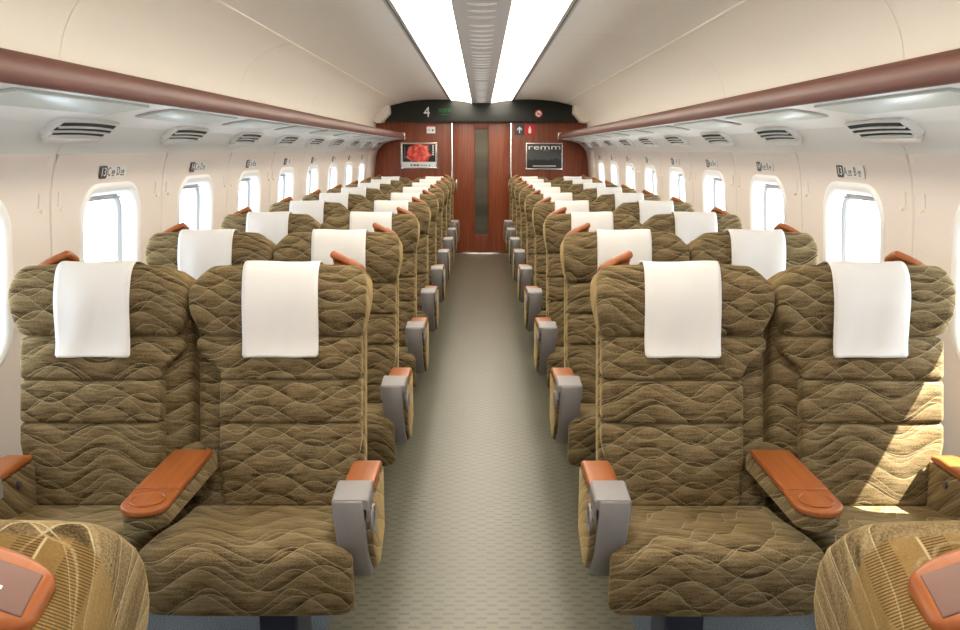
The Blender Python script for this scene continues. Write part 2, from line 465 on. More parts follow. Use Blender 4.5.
def window(num, side, yc):
    w = empty('window_%d' % num, (side * wx(WIN_CZ), yc, WIN_CZ))
    near = 'left' if side < 0 else 'right'
    w['kind'] = 'structure'
    n = 8
    def loft(name, secs, mat, close=False):
        V, Fc = [], []
        for (grow, depth, follow) in secs:
            P = rrect(WIN_HW + grow, WIN_HH + grow, WIN_R + grow, n)
            for (y, z) in P:
                base = wx(WIN_CZ + z) if follow else lerp(wx(WIN_CZ + z), wx(WIN_CZ), 1.0)
                V.append((side * (base + depth) - side * wx(WIN_CZ), y, z))
        N = 4 * (n + 1)
        for a in range(len(secs) - 1):
            for i in range(N):
                q = (a * N + i, a * N + (i + 1) % N, (a + 1) * N + (i + 1) % N, (a + 1) * N + i)
                Fc.append(q)
        if close: Fc.append(tuple(range((len(secs) - 1) * N, len(secs) * N)))
        return mesh(name, V, Fc, mat, w)
    loft('window_frame', [(0.012, 0.004, True), (0.010, -0.006, True), (-0.006, -0.010, True), (-0.022, -0.004, True), (-0.036, 0.014, True), (-0.042, 0.040, True), (-0.044, 0.060, True)], 'frame_white')
    loft('gasket', [(-0.042, 0.056, True), (-0.049, 0.058, True), (-0.051, 0.070, True)], 'gasket')
    loft('inner_frame', [(-0.045, 0.068, True), (-0.062, 0.072, True), (-0.066, 0.092, True), (-0.066, 0.110, True)], 'frame_white')
    # pane: a solid thin sheet
    P = rrect(WIN_HW - 0.062, WIN_HH - 0.062, WIN_R - 0.062, n)
    V = [(side * (wx(WIN_CZ + z) + 0.088) - side * wx(WIN_CZ), y, z) for y, z in P]
    open_mesh('pane', V, [tuple(range(len(P)))], 'glass', w, False)
    # rolled-up blind: bottom rail with pull
    zb = WIN_HH - 0.046
    def bent(x, y, z): return (x + side * (wx(WIN_CZ + z) + 0.045) - side * wx(WIN_CZ), y, z)
    bl = box('blind', (0, 0, zb + 0.004), (0.010, 2 * (WIN_HW - 0.13), 0.020), 'blind', w, 0.003, f=bent)
    rail = box('blind_rail', (0, 0, zb - 0.012), (0.016, 2 * (WIN_HW - 0.105), 0.008), 'gasket', w, 0.004, f=bent)
    return w

walls = {}
for side, nm in ((-1, 'left'), (1, 'right')):
    wl = empty('wall_' + nm); walls[side] = wl
    structure(wl, 'cream panelled side wall with rounded windows on the %s' % nm, 'wall')
    num = 0
    for kb in range(K0, K1 + 2):
        yc = WIN0 + kb * PITCH
        y0 = yc - 0.5; y1 = yc + 0.54
        if kb == K1 + 1: y1 = Y_END + 0.03
        pn = wall_panel('wall_panel', side, y0, y1, yc if kb <= K1 else None, wl)
        if kb <= K1:
            num += 1
            window(num + (0 if side < 0 else 20), side, yc)
        if kb >= -1:
            for dy in (-0.075, 0.06):
                zc = 1.325; X = wx(zc)
                V, Fc = rbox(0.0025, 0.010, 0.026, 0.002, 2, c=(side * (X - 0.001), y0 + dy, zc),
                             f=lambda x, y, z: (x + side * (wx(z) - X), y, z))
                hk = mesh('coat_hook', V, Fc, 'wall_panel', pn)
                box('hook_tip', (side * (wx(zc - 0.03) - 0.010), y0 + dy, zc - 0.036), (0.012, 0.010, 0.010), 'trim_cream', pn, 0.003)

# end wall -----------------------------------------------------------
endw = empty('wall_back', (0, Y_END, 0))
structure(endw, 'reddish brown wood end wall around the aisle door', 'wall')
box('wood_panel', (-1.06, 0.03, 1.1), (1.26, 0.05, 2.3), 'wood_wall', endw, 0.003)
box('wood_panel', (1.06, 0.03, 1.1), (1.26, 0.05, 2.3), 'wood_wall', endw, 0.003)
box('lintel', (0, 0.03, 2.08), (0.86, 0.05, 0.38), 'wood_wall', endw, 0.003)
for s in (-1, 1):
    box('door_jamb', (s * 0.425, -0.004, 0.95), (0.024, 0.030, 1.89), 'chrome', endw, 0.004)
box('threshold', (0, -0.02, 0.008), (0.84, 0.05, 0.016), 'chrome', endw, 0.004)
box('leak_blocker', (0, 0.11, 1.1), (3.4, 0.06, 2.5), 'vent_dark', endw, 0.003)  # unseen dark slab added to stop daylight leaking in around the door
door = empty('door_1', (0, Y_END + 0.02, 0))
structure(door, 'wood sliding door with tall narrow glass slit', 'door')
box('door_leaf', (-0.255, 0.02, 0.955), (0.312, 0.04, 1.875), 'wood_door', door, 0.003)
box('door_leaf', (0.255, 0.02, 0.955), (0.312, 0.04, 1.875), 'wood_door', door, 0.003)
box('door_rail', (0, 0.02, 1.843), (0.198, 0.04, 0.099), 'wood_door', door, 0.003)
box('door_rail', (0, 0.02, 0.148), (0.198, 0.04, 0.260), 'wood_door', door, 0.003)
prism('glass_slit', rrect(0.097, 0.757, 0.02, 4, 0, 1.037), lambda p, q, a: (p, a, q), 0.012, 0.030, 'door_glass', door, 0.0)
box('door_handle', (-0.365, -0.008, 1.00), (0.022, 0.02, 0.16), 'chrome', door, 0.004)
front = box('wall_front', (0, Y_NEAR - 0.03, 1.1), (3.3, 0.06, 2.4), 'wood_wall', None, 0.003)
structure(front, 'wood end wall behind the viewer closing the car', 'wall')

# header over the door ------------------------------------------------
hd = empty('header_panel', (0, Y_END, 0))
tag(hd, 'black arched header board above the end door with car number', 'sign board')
top = [(-1.43, 1.893), (-1.40, 1.95), (-1.31, 2.112), (-1.04, 2.176), (-0.73, 2.204), (-0.42, 2.203), (-0.13, 2.158), (0.13, 2.158), (0.42, 2.203), (0.73, 2.204), (1.04, 2.176), (1.31, 2.112), (1.40, 1.95), (1.43, 1.893)]
prism('board', top, lambda p, q, a: (p, a, q), -0.10, 0.0, 'black_panel', hd, 0.004)
FR = (PI / 2, 0, 0)
text('car_number', '4', 0.20, (-0.775, -0.103, 2.022), FR, 'white_print', hd, 0.95)
text('display_text', '禁煙車', 0.062, (-0.52, -0.102, 2.046), FR, 'led_green', hd)
box('display_line', (-0.515, -0.102, 1.992), (0.12, 0.003, 0.008), 'led_green', hd, 0.001)
ns = disc('no_smoking_disc', (0.810, -0.102, 2.004), 0.055, 0.004, 'white_print', hd, 'y', 28)
rr = torus('no_smoking_ring', (0, 0, 0), 0.048, 0.048, 0.007, 'red_print', hd)
rr.rotation_euler = FR; rr.location = (0.810, -0.105, 2.004)
box('cigarette', (0.808, -0.106, 1.998), (0.052, 0.003, 0.012), 'dark_print', hd, 0.001)
bar = box('no_smoking_bar', (0, 0, 0), (0.09, 0.003, 0.010), 'red_print', hd, 0.001)
bar.location = (0.810, -0.108, 2.004); bar.rotation_euler = (0, PI / 4, 0)

# posters and small signs on the end wall ------------------------------
def poster(x0, x1, z0, z1, nm, label):
    p = empty('poster', ((x0 + x1) / 2, Y_END, (z0 + z1) / 2))
    tag(p, label, 'poster')
    w, h = x1 - x0, z1 - z0
    t = 0.016
    box('frame', (0, -0.004, h / 2 - t / 2), (w, 0.022, t), 'chrome', p, 0.003)
    box('frame', (0, -0.004, -h / 2 + t / 2), (w, 0.022, t), 'chrome', p, 0.003)
    for s in (-1, 1): box('frame', (s * (w / 2 - t / 2), -0.004, 0), (t, 0.022, h - 2 * t), 'chrome', p, 0.003)
    return p, w - 2 * t, h - 2 * t
p, w, h = poster(-1.165, -0.640, 1.237, 1.605, 0, 'framed poster of a red flower with white footer left of door')
box('sheet', (0, 0.002, 0), (w, 0.004, h), 'white_print', p, 0.001)
pic = box('picture', (0, 0, 0), (w - 0.02, 0.003, h * 0.75), 'poster_flower', p, 0.001)
pic.location = (0, -0.001, h * 0.11)
for i in range(7):
    box('caption_mark', (-0.205, -0.004, 0.13 - i * 0.026), (0.012, 0.002, 0.016), 'grey_print', p, 0.0005)
for i in range(5):
    box('caption_mark', (0.205, -0.004, 0.135 - i * 0.030), (0.020, 0.002, 0.020), 'white_print', p, 0.0005)
for i, (dx, sw) in enumerate([(-0.11, 0.03), (-0.065, 0.032), (-0.02, 0.032), (0.022, 0.02), (0.05, 0.02), (0.078, 0.02), (0.106, 0.02), (0.15, 0.02)]):
    box('footer_mark', (dx, -0.002, -0.137), (sw, 0.002, 0.026 if i in (0, 1, 2) else 0.016), 'dark_print' if i in (1, 2, 7) else 'grey_print', p, 0.0005)
p, w, h = poster(0.640, 1.170, 1.222, 1.600, 1, 'framed dark grey landscape poster lettered remm right of door')
pic = box('picture', (0, 0, 0), (w, 0.004, h), 'poster_dusk', p, 0.001)
text('poster_lettering', 'remm', 0.105, (0.0, -0.005, 0.128), FR, 'white_print', p, 1.9)
box('caption_mark', (0.03, -0.003, 0.078), (0.10, 0.002, 0.006), 'grey_print', p, 0.0005)
for i in range(12):
    box('caption_mark', (-0.15 + i * 0.028, -0.003, -0.138), (0.021, 0.002, 0.012), 'white_print', p, 0.0005)
box('caption_mark', (0.0, -0.003, -0.160), (0.16, 0.002, 0.004), 'grey_print', p, 0.0005)

s = empty('notice_plate', (-0.725, Y_END, 1.80)); tag(s, 'small white notice with red top strip above flower poster', 'sign')
box('plate', (0, 0.0, -0.018), (0.125, 0.012, 0.095), 'white_print', s, 0.003)
box('red_strip', (0.0, 0.0, 0.047), (0.10, 0.010, 0.028), 'red_print', s, 0.003)
box('notice_mark', (0.025, -0.008, -0.022), (0.022, 0.003, 0.026), 'dark_print', s, 0.001)
box('notice_mark', (-0.03, -0.008, -0.018), (0.03, 0.003, 0.010), 'grey_print', s, 0.001)
s = empty('arrow_sign', (0.545, Y_END, 1.785)); tag(s, 'black square sign with white upward arrow beside door', 'sign')
box('plate', (0, 0, 0), (0.14, 0.012, 0.145), 'dark_print', s, 0.003)
prism('arrow', [(-0.008, -0.045), (0.008, -0.045), (0.008, 0.012), (0.035, -0.012), (0.035, 0.010), (0.0, 0.045), (-0.035, 0.010), (-0.035, -0.012), (-0.008, 0.012)], lambda p, q, a: (p, a, q), -0.009, -0.006, 'white_print', s, 0)
s = empty('extinguisher_sign', (0.692, Y_END, 1.785)); tag(s, 'red square sign with white fire extinguisher pictogram', 'sign')
box('plate', (0, 0, 0), (0.14, 0.012, 0.145), 'red_print', s, 0.003)
prism('extinguisher_symbol', [(-0.020, -0.048), (0.020, -0.048), (0.020, 0.012), (0.010, 0.024), (0.010, 0.044), (-0.012, 0.048), (-0.012, 0.040), (-0.008, 0.024), (-0.020, 0.012)], lambda p, q, a: (p, a, q), -0.009, -0.006, 'white_print', s, 0)

# ceiling ---------------------------------------------------------------
def arc_tab(pts, n=5):
    """smooth (Catmull-Rom) version of a coarse profile"""
    P = [Vector(p) for p in pts]; out = []
    for i in range(len(P) - 1):
        p0, p1, p2, p3 = P[max(0, i - 1)], P[i], P[i + 1], P[min(len(P) - 1, i + 2)]
        for j in range(n):
            t = j / n
            out.append(0.5 * ((2 * p1) + (p2 - p0) * t + (2 * p0 - 5 * p1 + 4 * p2 - p3) * t * t + (3 * p1 - p0 - 3 * p2 + p3) * t ** 3))
    out.append(P[-1])
    return [(v.x, v.y) for v in out]
ceil = empty('ceiling'); structure(ceil, 'pale arched ceiling of beige panels with luminous centre strips', 'ceiling')
CEIL = arc_tab([(0.462, 2.197), (0.74, 2.199), (1.00, 2.178), (1.165, 2.152)])
COVE = arc_tab([(1.175, 2.148), (1.30, 2.108), (1.43, 2.02), (1.505, 1.88), (1.530, 1.70)])
joints = [Y_NEAR, 0.86, 3.08, 5.30, 7.52, 9.74, Y_END]
for s in (-1, 1):
    for a, b in zip(joints, joints[1:]):
        P = [(s * x, z) for x, z in CEIL]; extrude_profile('ceiling_panel', P, a, b, 'ceiling_panel', ceil)
        P = [(s * x, z) for x, z in COVE]; extrude_profile('cove_panel', P, a, b, 'cove_panel', ceil)
    L = Y_END - Y_NEAR; ym = (Y_END + Y_NEAR) / 2
    box('seam_bead', (s * 1.170, ym, 2.150), (0.014, L, 0.012), 'trim_cream', ceil, 0.004)
    prism('edge_strip', [(0.424, 2.186), (0.444, 2.188), (0.444, 2.215), (0.424, 2.215)], lambda p, q, a, s=s: (s * p, a, q), Y_NEAR, Y_END, 'trim_grey', ceil, 0.0)
    prism('dark_groove', [(0.444, 2.200), (0.454, 2.200), (0.454, 2.215), (0.444, 2.215)], lambda p, q, a, s=s: (s * p, a, q), Y_NEAR, Y_END, 'groove', ceil, 0.0)
    prism('edge_strip', [(0.454, 2.192), (0.468, 2.193), (0.468, 2.215), (0.454, 2.215)], lambda p, q, a, s=s: (s * p, a, q), Y_NEAR, Y_END, 'trim_grey', ceil, 0.0)
    # cream end blocks beside the header
    prism('end_block', [(1.320, 2.120), (1.285, 2.100), (1.282, 2.000), (1.388, 1.885), (1.465, 1.870), (1.53, 1.93), (1.45, 2.06)], lambda p, q, a, s=s: (s * p, a, q), 11.72, Y_END - 0.005, 'cove_panel', ceil, 0.006, 2)
roof = prism('roof_shell', [(-1.72, 1.50), (-1.66, 1.95), (-1.45, 2.22), (-0.8, 2.33), (0.8, 2.33), (1.45, 2.22), (1.66, 1.95), (1.72, 1.50), (1.60, 1.50), (1.58, 1.90), (1.40, 2.15), (0.8, 2.26), (-0.8, 2.26), (-1.40, 2.15), (-1.58, 1.90), (-1.60, 1.50)], lambda p, q, a: (p, a, q), Y_NEAR - 0.1, Y_END + 0.1, 'frame_white', ceil, 0.0)
# louvred strip in the middle
prism('grille_plate', [(-0.137, 2.150), (0.137, 2.150), (0.137, 2.20), (-0.137, 2.20)], lambda p, q, a: (p, a, q), Y_NEAR, Y_END, 'grille_plate', ceil, 0.0)
bl_me = None
def blade(y):
    global bl_me
    if bl_me is None:
        V, Fc = [], []
        n = 12
        for i in range(n + 1):
            t = -1 + 2 * i / n
            x = 0.070 * t; sag = 0.001 + 0.009 * (1 - t * t)
            for (dy, dz) in ((-0.007, 0.004), (-0.006, -sag), (0.006, -sag - 0.001), (0.007, 0.004)):
                V.append((x, dy, dz))
        for i in range(n):
            for j in range(4):
                Fc.append((i * 4 + j, i * 4 + (j + 1) % 4, (i + 1) * 4 + (j + 1) % 4, (i + 1) * 4 + j))
        Fc.append((0, 1, 2, 3)); Fc.append(tuple(n * 4 + j for j in (3, 2, 1, 0)))
        o = mesh('grille_blade', V, Fc, 'grille_blade', ceil); bl_me = o.data
    else:
        o = link(bpy.data.objects.new('grille_blade', bl_me), ceil)
    o.location = (0, y, 2.150)
for g in range(-5, 7):
    for i in range(6):
        y = 4.58 + g * 1.23 + i * 0.19
        if Y_NEAR + 0.1 < y < Y_END - 0.2: blade(y)
# luminous strips
for s, nm in ((-1, 'left'), (1, 'right')):
    e = empty('ceiling_light', (s * 0.28, 0, 2.17))
    tag(e, 'long luminous white ceiling strip on the %s of the louvred centre panel' % nm, 'ceiling light', 'ceiling light strips')
    ys = [Y_NEAR + i * (Y_END - Y_NEAR) / 9 for i in range(10)]
    for a, b in zip(ys, ys[1:]):
        P = [(0.138, 2.152), (0.20, 2.166), (0.30, 2.181), (0.424, 2.190), (0.424, 2.205), (0.138, 2.180)]
        prism('diffuser', P, lambda p, q, y, s=s: (s * p - s * 0.28, y, q - 2.17), a + 0.0015, b - 0.0015, 'diffuser', e, 0.0)

# luggage racks ------------------------------------------------------------
UNDER = arc_tab([(1.105, 1.652), (1.20, 1.640), (1.30, 1.622), (1.395, 1.592), (1.415, 1.580), (1.47, 1.528), (1.503, 1.484)], 4)
def rack(s, nm):
    R = empty('luggage_rack', (0, 0, 0))
    tag(R, 'brown wood fronted luggage rack along the %s wall above windows' % nm, 'luggage rack', 'overhead luggage racks')
    # rounded wood nose
    P = [(1.112, 1.652), (1.100, 1.654), (1.092, 1.666), (1.092, 1.688), (1.100, 1.712), (1.116, 1.730), (1.130, 1.736), (1.150, 1.730), (1.160, 1.715), (1.160, 1.665), (1.150, 1.656)]
    prism('wood_nose', P, lambda p, q, a: (s * p, a, q), Y_NEAR + 0.01, Y_END - 0.13, 'wood_rack', R, 0.003)
    box('end_trim', (s * 1.128, Y_END - 0.115, 1.694), (0.085, 0.022, 0.098), 'chrome', R, 0.006)
    prism('shelf', [(1.158, 1.705), (1.535, 1.705), (1.535, 1.722), (1.158, 1.722)], lambda p, q, a: (s * p, a, q), Y_NEAR, Y_END - 0.003, 'rack_under', R, 0.0)
    for kb in range(K0, K1 + 2):
        yc = WIN0 + kb * PITCH
        y0 = yc - 0.5; y1 = yc + 0.54
        if kb == K1 + 1: y1 = Y_END
        extrude_profile('underside_panel', [(s * x, z) for x, z in UNDER], y0, y1, 'rack_under', R, 0.003)
        if kb < -3: continue
        # glass lens
        if kb <= K1:
            ax, az, bx, bz = 1.128, 1.6492, 1.285, 1.6255
            d = Vector((bx - ax, bz - az)); L = d.length; d.normalize(); nn = Vector((d.y, -d.x))
            if nn.y > 0: nn = -nn
            pts = [(0.30, 0.012), (0.345, L), (-0.345, L), (-0.40, L * 0.75), (-0.40, 0.012)]
            pts = [(-0.41, 0.004), (0.41, 0.004), (0.41, L * 0.55), (0.385, L * 0.9), (0.36, L), (-0.36, L), (-0.385, L * 0.9), (-0.41, L * 0.55)]
            def t3(p, q, a): v = Vector((ax, az)) + d * q + nn * a; return (s * v.x, yc + 0.06 + p, v.y)
            ln = prism('light_lens', pts, t3, -0.004, 0.009, 'lens', R, 0.003)
            pts2 = [(p * 1.010, lerp(q, L / 2, -0.03) + 0.005) for p, q in pts]
            prism('lens_rim', pts2, t3, -0.004, 0.004, 'trim_grey', ln, 0.0)
        # air vent
        yv = y0 + 0.0
        a2, b2 = Vector((1.372, 1.602)), Vector((1.474, 1.528))
        d2 = (b2 - a2); L2 = d2.length; d2.normalize(); n2 = Vector((d2.y, -d2.x))
        if n2.y > 0: n2 = -n2
        def v3(p, q, a): v = a2 + d2 * q + n2 * a; return (s * v.x, yv + p, v.y)
        hw = 0.205
        def bow(t, q): return q - 0.007 * (1 - t * t)
        def strip(q0, q1, w):
            n = 14
            return [(hw * w * (-1 + 2 * j / n), bow(-1 + 2 * j / n, q0)) for j in range(n + 1)] + [(hw * w * (1 - 2 * j / n), bow(1 - 2 * j / n, q1)) for j in range(n + 1)]
        vent = prism('air_vent', strip(-0.006, 0.080, 1.06), v3, -0.01, 0.016, 'rack_under', R, 0.004)
        for i in range(3):
            q = 0.003 + i * 0.024; w = (0.96, 1.0, 0.90)[i]
            prism('slot_shade', strip(q, q + 0.0165, w), v3, 0.0, 0.0175, 'vent_dark', vent, 0.0)  # raised dark strip standing in for the shade inside an open slot
            prism('slat', strip(q + 0.0165, q + 0.0225, w * 1.04), v3, 0.0, 0.024, 'rack_under', vent, 0.002)
        pts = []
        for j in range(15):
            t = -1 + 2 * j / 14; pts.append((hw * 0.98 * t, 0.074 - 0.007 * (1 - t * t)))
        pts += [(hw * 0.92, L2 * 0.78), (hw * 0.70, L2 * 0.97), (hw * 0.3, L2 * 1.04), (-hw * 0.3, L2 * 1.04), (-hw * 0.70, L2 * 0.97), (-hw * 0.92, L2 * 0.78)]
        def lip3(p, q, a):
            t = max(0.0, min(1.0, (q - 0.07) / (L2 * 1.04 - 0.07)))
            v = a2 + d2 * q + n2 * (a if a < 0.001 else a * (1 - 0.85 * t)); return (s * v.x, yv + p, v.y)
        prism('lip', pts, lip3, -0.002, 0.030, 'rack_under', vent, 0.004)
    return R
rack(-1, 'left'); rack(1, 'right')

# row number signs -----------------------------------------------------------
ORD = ['nearest', 'second', 'third', 'fourth', 'fifth', 'sixth', 'seventh', 'farthest']
def row_sign(side, kb):
    yc = WIN0 + kb * PITCH - 0.02
    zc = 1.413; X = wx(zc)
    lean = math.atan((wx(1.385) - wx(1.44)) / 0.055)
    e = empty('row_sign', (side * (X - 0.004), yc, zc))
    e.rotation_euler = (PI / 2 - 0.0, 0, -side * PI / 2)
    e.rotation_mode = 'QUATERNION'
    # local x runs along the reading direction, y up, z out of the wall
    xdir = Vector((0, 1 if side < 0 else -1, 0)); up = Vector((-side * math.sin(lean), 0, math.cos(lean))); out = xdir.cross(up)
    e.rotation_quaternion = Matrix((xdir, up, out)).transposed().to_quaternion()
    num = str(13 + kb)
    tag(e, 'pale sign with dark number %s above the %s %s window' % (num, ORD[kb], 'left' if side < 0 else 'right'), 'sign', 'row number signs')
    prism('plate', rrect(0.125, 0.026, 0.009, 4), lambda p, q, a: (p, q, a), 0.0, 0.003, 'sign_plate', e, 0.0)
    prism('number_badge', rrect(0.031, 0.026, 0.009, 4, -0.094, 0), lambda p, q, a: (p, q, a), 0.001, 0.0045, 'dark_print', e, 0.0)
    text('number', num, 0.050, (-0.094, 0.0, 0.005), (0, 0, 0), 'white_print', e, 1.0, 0.0004)
    la, lb = ('C', 'D') if side < 0 else ('A', 'B')
    wa, wb = (('通路', 'AISLE'), ('窓側', 'WINDOW')) if side < 0 else (('窓側', 'WINDOW'), ('通路', 'AISLE'))
    for (L_, (ja, en), x0) in ((la, wa, -0.043), (lb, wb, 0.045)):
        text('seat_letter', L_, 0.052, (x0, 0, 0.0035), (0, 0, 0), 'dark_print', e, 0.85, 0.0003)
        if kb < 3:
            text('seat_word', ja, 0.017, (x0 + 0.040, -0.002, 0.0035), (0, 0, 0), 'grey_print', e, 1.0, 0.0003)
            text('seat_word', en, 0.009, (x0 + 0.040, -0.015, 0.0035), (0, 0, 0), 'grey_print', e, 1.0, 0.0003)
for side in (-1, 1):
    for kb in range(0, 8): row_sign(side, kb)

# ------------------------------------------------------------------ twin seats
# seat-unit frame: origin on the floor at the turning point, y towards the far end, occupants look towards -y
BACK = [(0.30, 0.185), (0.43, 0.212), (0.68, 0.262), (0.81, 0.288), (0.935, 0.312), (1.05, 0.332), (1.16, 0.345)]
by = lambda z: interp(BACK, z)
OUT, INN = 0.526, 0.090
def back_pad(name, z0, z1, parent, s, edge_out, edge_in, th=0.075, bulge=0.012):
    hz = (z1 - z0) / 2; zc = (z0 + z1) / 2
    def f(x, y, z):
        t = (x + 0.2) / 0.4                        # 0 at the outer edge
        xo, xi = edge_out(z), edge_in(z)
        X = lerp(xo, xi, t)
        e = max(0.0, min(1.0, t)); ez = (z - zc) / hz
        bul = bulge * (1 - (2 * e - 1) ** 4) * (1 - 0.6 * ez * ez)
        front = 1.0 if y < 0 else 0.3
        return (s * X, by(z) + th / 2 + y - bul * front, z)
    V, Fc = rbox(0.2, th / 2, hz, 0.016, 3, (10, 1, 5), f, (0, 0, zc))
    return mesh(name, V, Fc, 'fabric', parent)
def copy_tree(o, parent=None):
    c = o.copy(); link(c, parent)
    for ch in kids[o.name]: copy_tree(ch, c)
    return c

def make_unit():
    U = empty('double_seat')
    for s in (-1, 1):                               # one half each
        # cushion ---------------------------------------------------------
        def fc(x, y, z):
            e = x / 0.258
            top = sstep(0.30, 0.44, z)
            zz = z + (0.022 - 0.062 * sstep(-0.20, 0.22, y)) * top + 0.008 * (1 - e ** 4) * top * sstep(0.24, -0.1, y)
            zz -= 0.010 * sstep(-0.17, -0.21, y) * top
            yy = y + 0.020 * sstep(0.38, 0.29, z) * sstep(-0.05, -0.2, y) - 0.012 * (1 - e ** 4) * sstep(-0.15, -0.21, y)
            xx = x
            if x < 0: xx = x * (1 + 0.175 * sstep(-0.14, -0.185, y)) + 0.008 * sstep(-0.185, -0.14, y)
            return (s * (0.2625 - xx), yy, zz)      # x<0 is the outer side
        V, Fc = rbox(0.258, 0.222, 0.090, 0.036, 4, (12, 14, 3), fc, (0, 0.012, 0.382))
        mesh('seat_cushion', V, Fc, 'fabric', U)
        # back body ---------------------------------------------------------
        def fb(x, y, z):
            t = sstep(1.00, 1.115, z)
            return (s * (0.2685 + x * (1 - 0.05 * t)), by(z) + 0.104 + y - 0.02 * t * (1 if y > 0 else 0), z)
        V, Fc = rbox(0.260, 0.055, 0.390, 0.03, 3, (6, 2, 12), fb, (0, 0, 0.720))
        B = mesh('backrest', V, Fc, 'fabric', U)
        eo = lambda z: OUT - 0.050 * sstep(0.62, 0.44, z)
        ei = lambda z: INN + 0.012 * sstep(0.60, 0.43, z)
        back_pad('back_pad', 0.425, 0.676, B, s, eo, ei)
        back_pad('back_pad', 0.676, 0.806, B, s, lambda z: OUT, lambda z: INN)
        back_pad('back_pad', 0.806, 0.934, B, s, lambda z: OUT, lambda z: INN - 0.070 * sstep(0.825, 0.905, z))
        # headrest -----------------------------------------------------------
        zc, hz, hy = 1.042, 0.108, 0.082
        def fh(x, y, z):
            t = (x + 0.2) / 0.4
            ez = (z - zc) / hz
            xo = 0.546 - 0.014 * sstep(0.0, -1.0, ez) - 0.010 * sstep(0.45, 1.0, ez)
            xi = 0.004 + 0.028 * sstep(-0.1, -1.0, ez) + 0.042 * sstep(0.25, 1.0, ez) ** 1.5
            X = lerp(xo, xi, t)
            e = 2 * max(0, min(1, t)) - 1
            fr = 1.0 if y < 0 else 0.0
            Y = 0.328 + 0.030 * ez * 0.3 + hy + y
            Y -= fr * (0.018 * (1 - ez * ez) + 0.016 * abs(e) ** 5 * (1 - ez * ez * 0.6))
            Y += fr * 0.020 * sstep(0.3, 1.0, ez)
            Z = z - (0.005 * abs(e) ** 6 + 0.030 * sstep(0.37, 0.48, Y)) * sstep(0.0, 1.0, ez) + 0.004 * sstep(0.2, 1.0, ez) * (1 - e * e)
            Y -= (1 - fr) * 0.035 * sstep(-0.2, -1.0, ez)
            return (s * X, Y, Z)
        V, Fc = rbox(0.2, hy, hz, 0.026, 5, (14, 4, 7), fh, (0, 0, zc))
        mesh('headrest', V, Fc, 'fabric_head', B)
        # seam cord round the rear edge of the headrest
        # white cover -----------------------------------------------------------
        path = [(0.498, 1.050), (0.503, 1.085), (0.498, 1.115), (0.482, 1.127), (0.445, 1.141), (0.405, 1.155), (0.372, 1.158), (0.348, 1.148), (0.330, 1.126), (0.318, 1.100), (0.308, 1.070), (0.302, 1.040), (0.299, 1.000), (0.297, 0.960), (0.294, 0.925), (0.288, 0.900), (0.282, 0.882)]
        path = arc_tab(path, 2)
        n = 16; W = 0.117; V = []; Fc = []
        rnd = random.Random(3 + s)
        N = len(path)
        for layer in (0, 1):
            for i, (y, z) in enumerate(path):
                a, b = path[max(0, i - 1)], path[min(N - 1, i + 1)]
                d = Vector((b[0] - a[0], b[1] - a[1])).normalized(); nn = Vector((d.y, -d.x))
                low = i / (N - 1)
                for j in range(n + 1):
                    t = -1 + 2 * j / n
                    w = W * (1 - 0.05 * sstep(0.97, 1.0, low) * 1.0 - 0.02 * low)
                    rip = 0.0055 * math.sin(4.3 * t * s + 5.5 * low + s) * sstep(0.35, 0.8, low) + 0.002 * math.sin(11 * low + 3 * t)
                    off = (0.0035 if layer == 0 else 0.0005) + max(-0.0015, rip) + 0.003 * sstep(0.5, 1.0, low)
                    cx = 0.280 + 0.006 * math.sin(2.2 * low)
                    V.append((s * (cx + w * t), y - off * abs(nn.x) * (1 if low > 0.3 else -1) if abs(nn.x) > 0.5 else y, z + (off * abs(nn.y) if abs(nn.y) > 0.3 and low < 0.65 else 0)))
        Q = (n + 1)
        for L_ in (0, 1):
            for i in range(N - 1):
                for j in range(n):
                    o_ = L_ * N * Q
                    Fc.append((o_ + i * Q + j, o_ + i * Q + j + 1, o_ + (i + 1) * Q + j + 1, o_ + (i + 1) * Q + j))
        o_ = N * Q
        for i in range(N - 1):
            for j in (0, n): Fc.append((i * Q + j, (i + 1) * Q + j, o_ + (i + 1) * Q + j, o_ + i * Q + j))
        for j in range(n):
            for i in (0, N - 1): Fc.append((i * Q + j, i * Q + j + 1, o_ + i * Q + j + 1, o_ + i * Q + j))
        mesh('headrest_cover', V, Fc, 'cloth_white', B)
        # wooden grab handle: a paddle sloping outwards over the rear corner --------
        A_ = Vector((0.418, 0.490, 1.172)); B_ = Vector((0.530, 0.474, 1.132))
        ux = (B_ - A_).normalized(); nz = Vector((0.16, 0.40, 0.90)); nz = (nz - ux * nz.dot(ux)).normalized(); vy = nz.cross(ux)
        Lh = (B_ - A_).length
        def bend(p, q): return 0.010 - 0.016 * (p / Lh) ** 2 - 5.0 * q * q
        def h3(p, q, a):
            v = A_ + ux * p + vy * q + nz * (a + bend(p, q))
            return (s * v.x, v.y, v.z)
        def hf(x, y, z):
            t = max(0.0, (x - Lh * 0.62) / (Lh * 0.38))
            return h3(x, y * math.sqrt(max(0.0, 1 - 0.62 * t * t)), z)
        V, Fc = rbox(Lh / 2, 0.040, 0.0135, 0.012, 4, (8, 6, 1), hf, (Lh / 2, 0, -0.0135))
        H = mesh('grab_handle', V, Fc, 'wood_arm', U)
        V, Fc = rbox(0.026, 0.015, 0.030, 0.006, 2, (1, 1, 1), h3, (0.045, -0.006, -0.055))
        mesh('stem', V, Fc, 'wood_arm', H)
        V, Fc = rbox(0.023, 0.021, 0.002, 0.0015, 2, (3, 3, 1), h3, (0.086, 0.002, -0.0006))
        mesh('handle_pad', V, Fc, 'handle_pad', H)
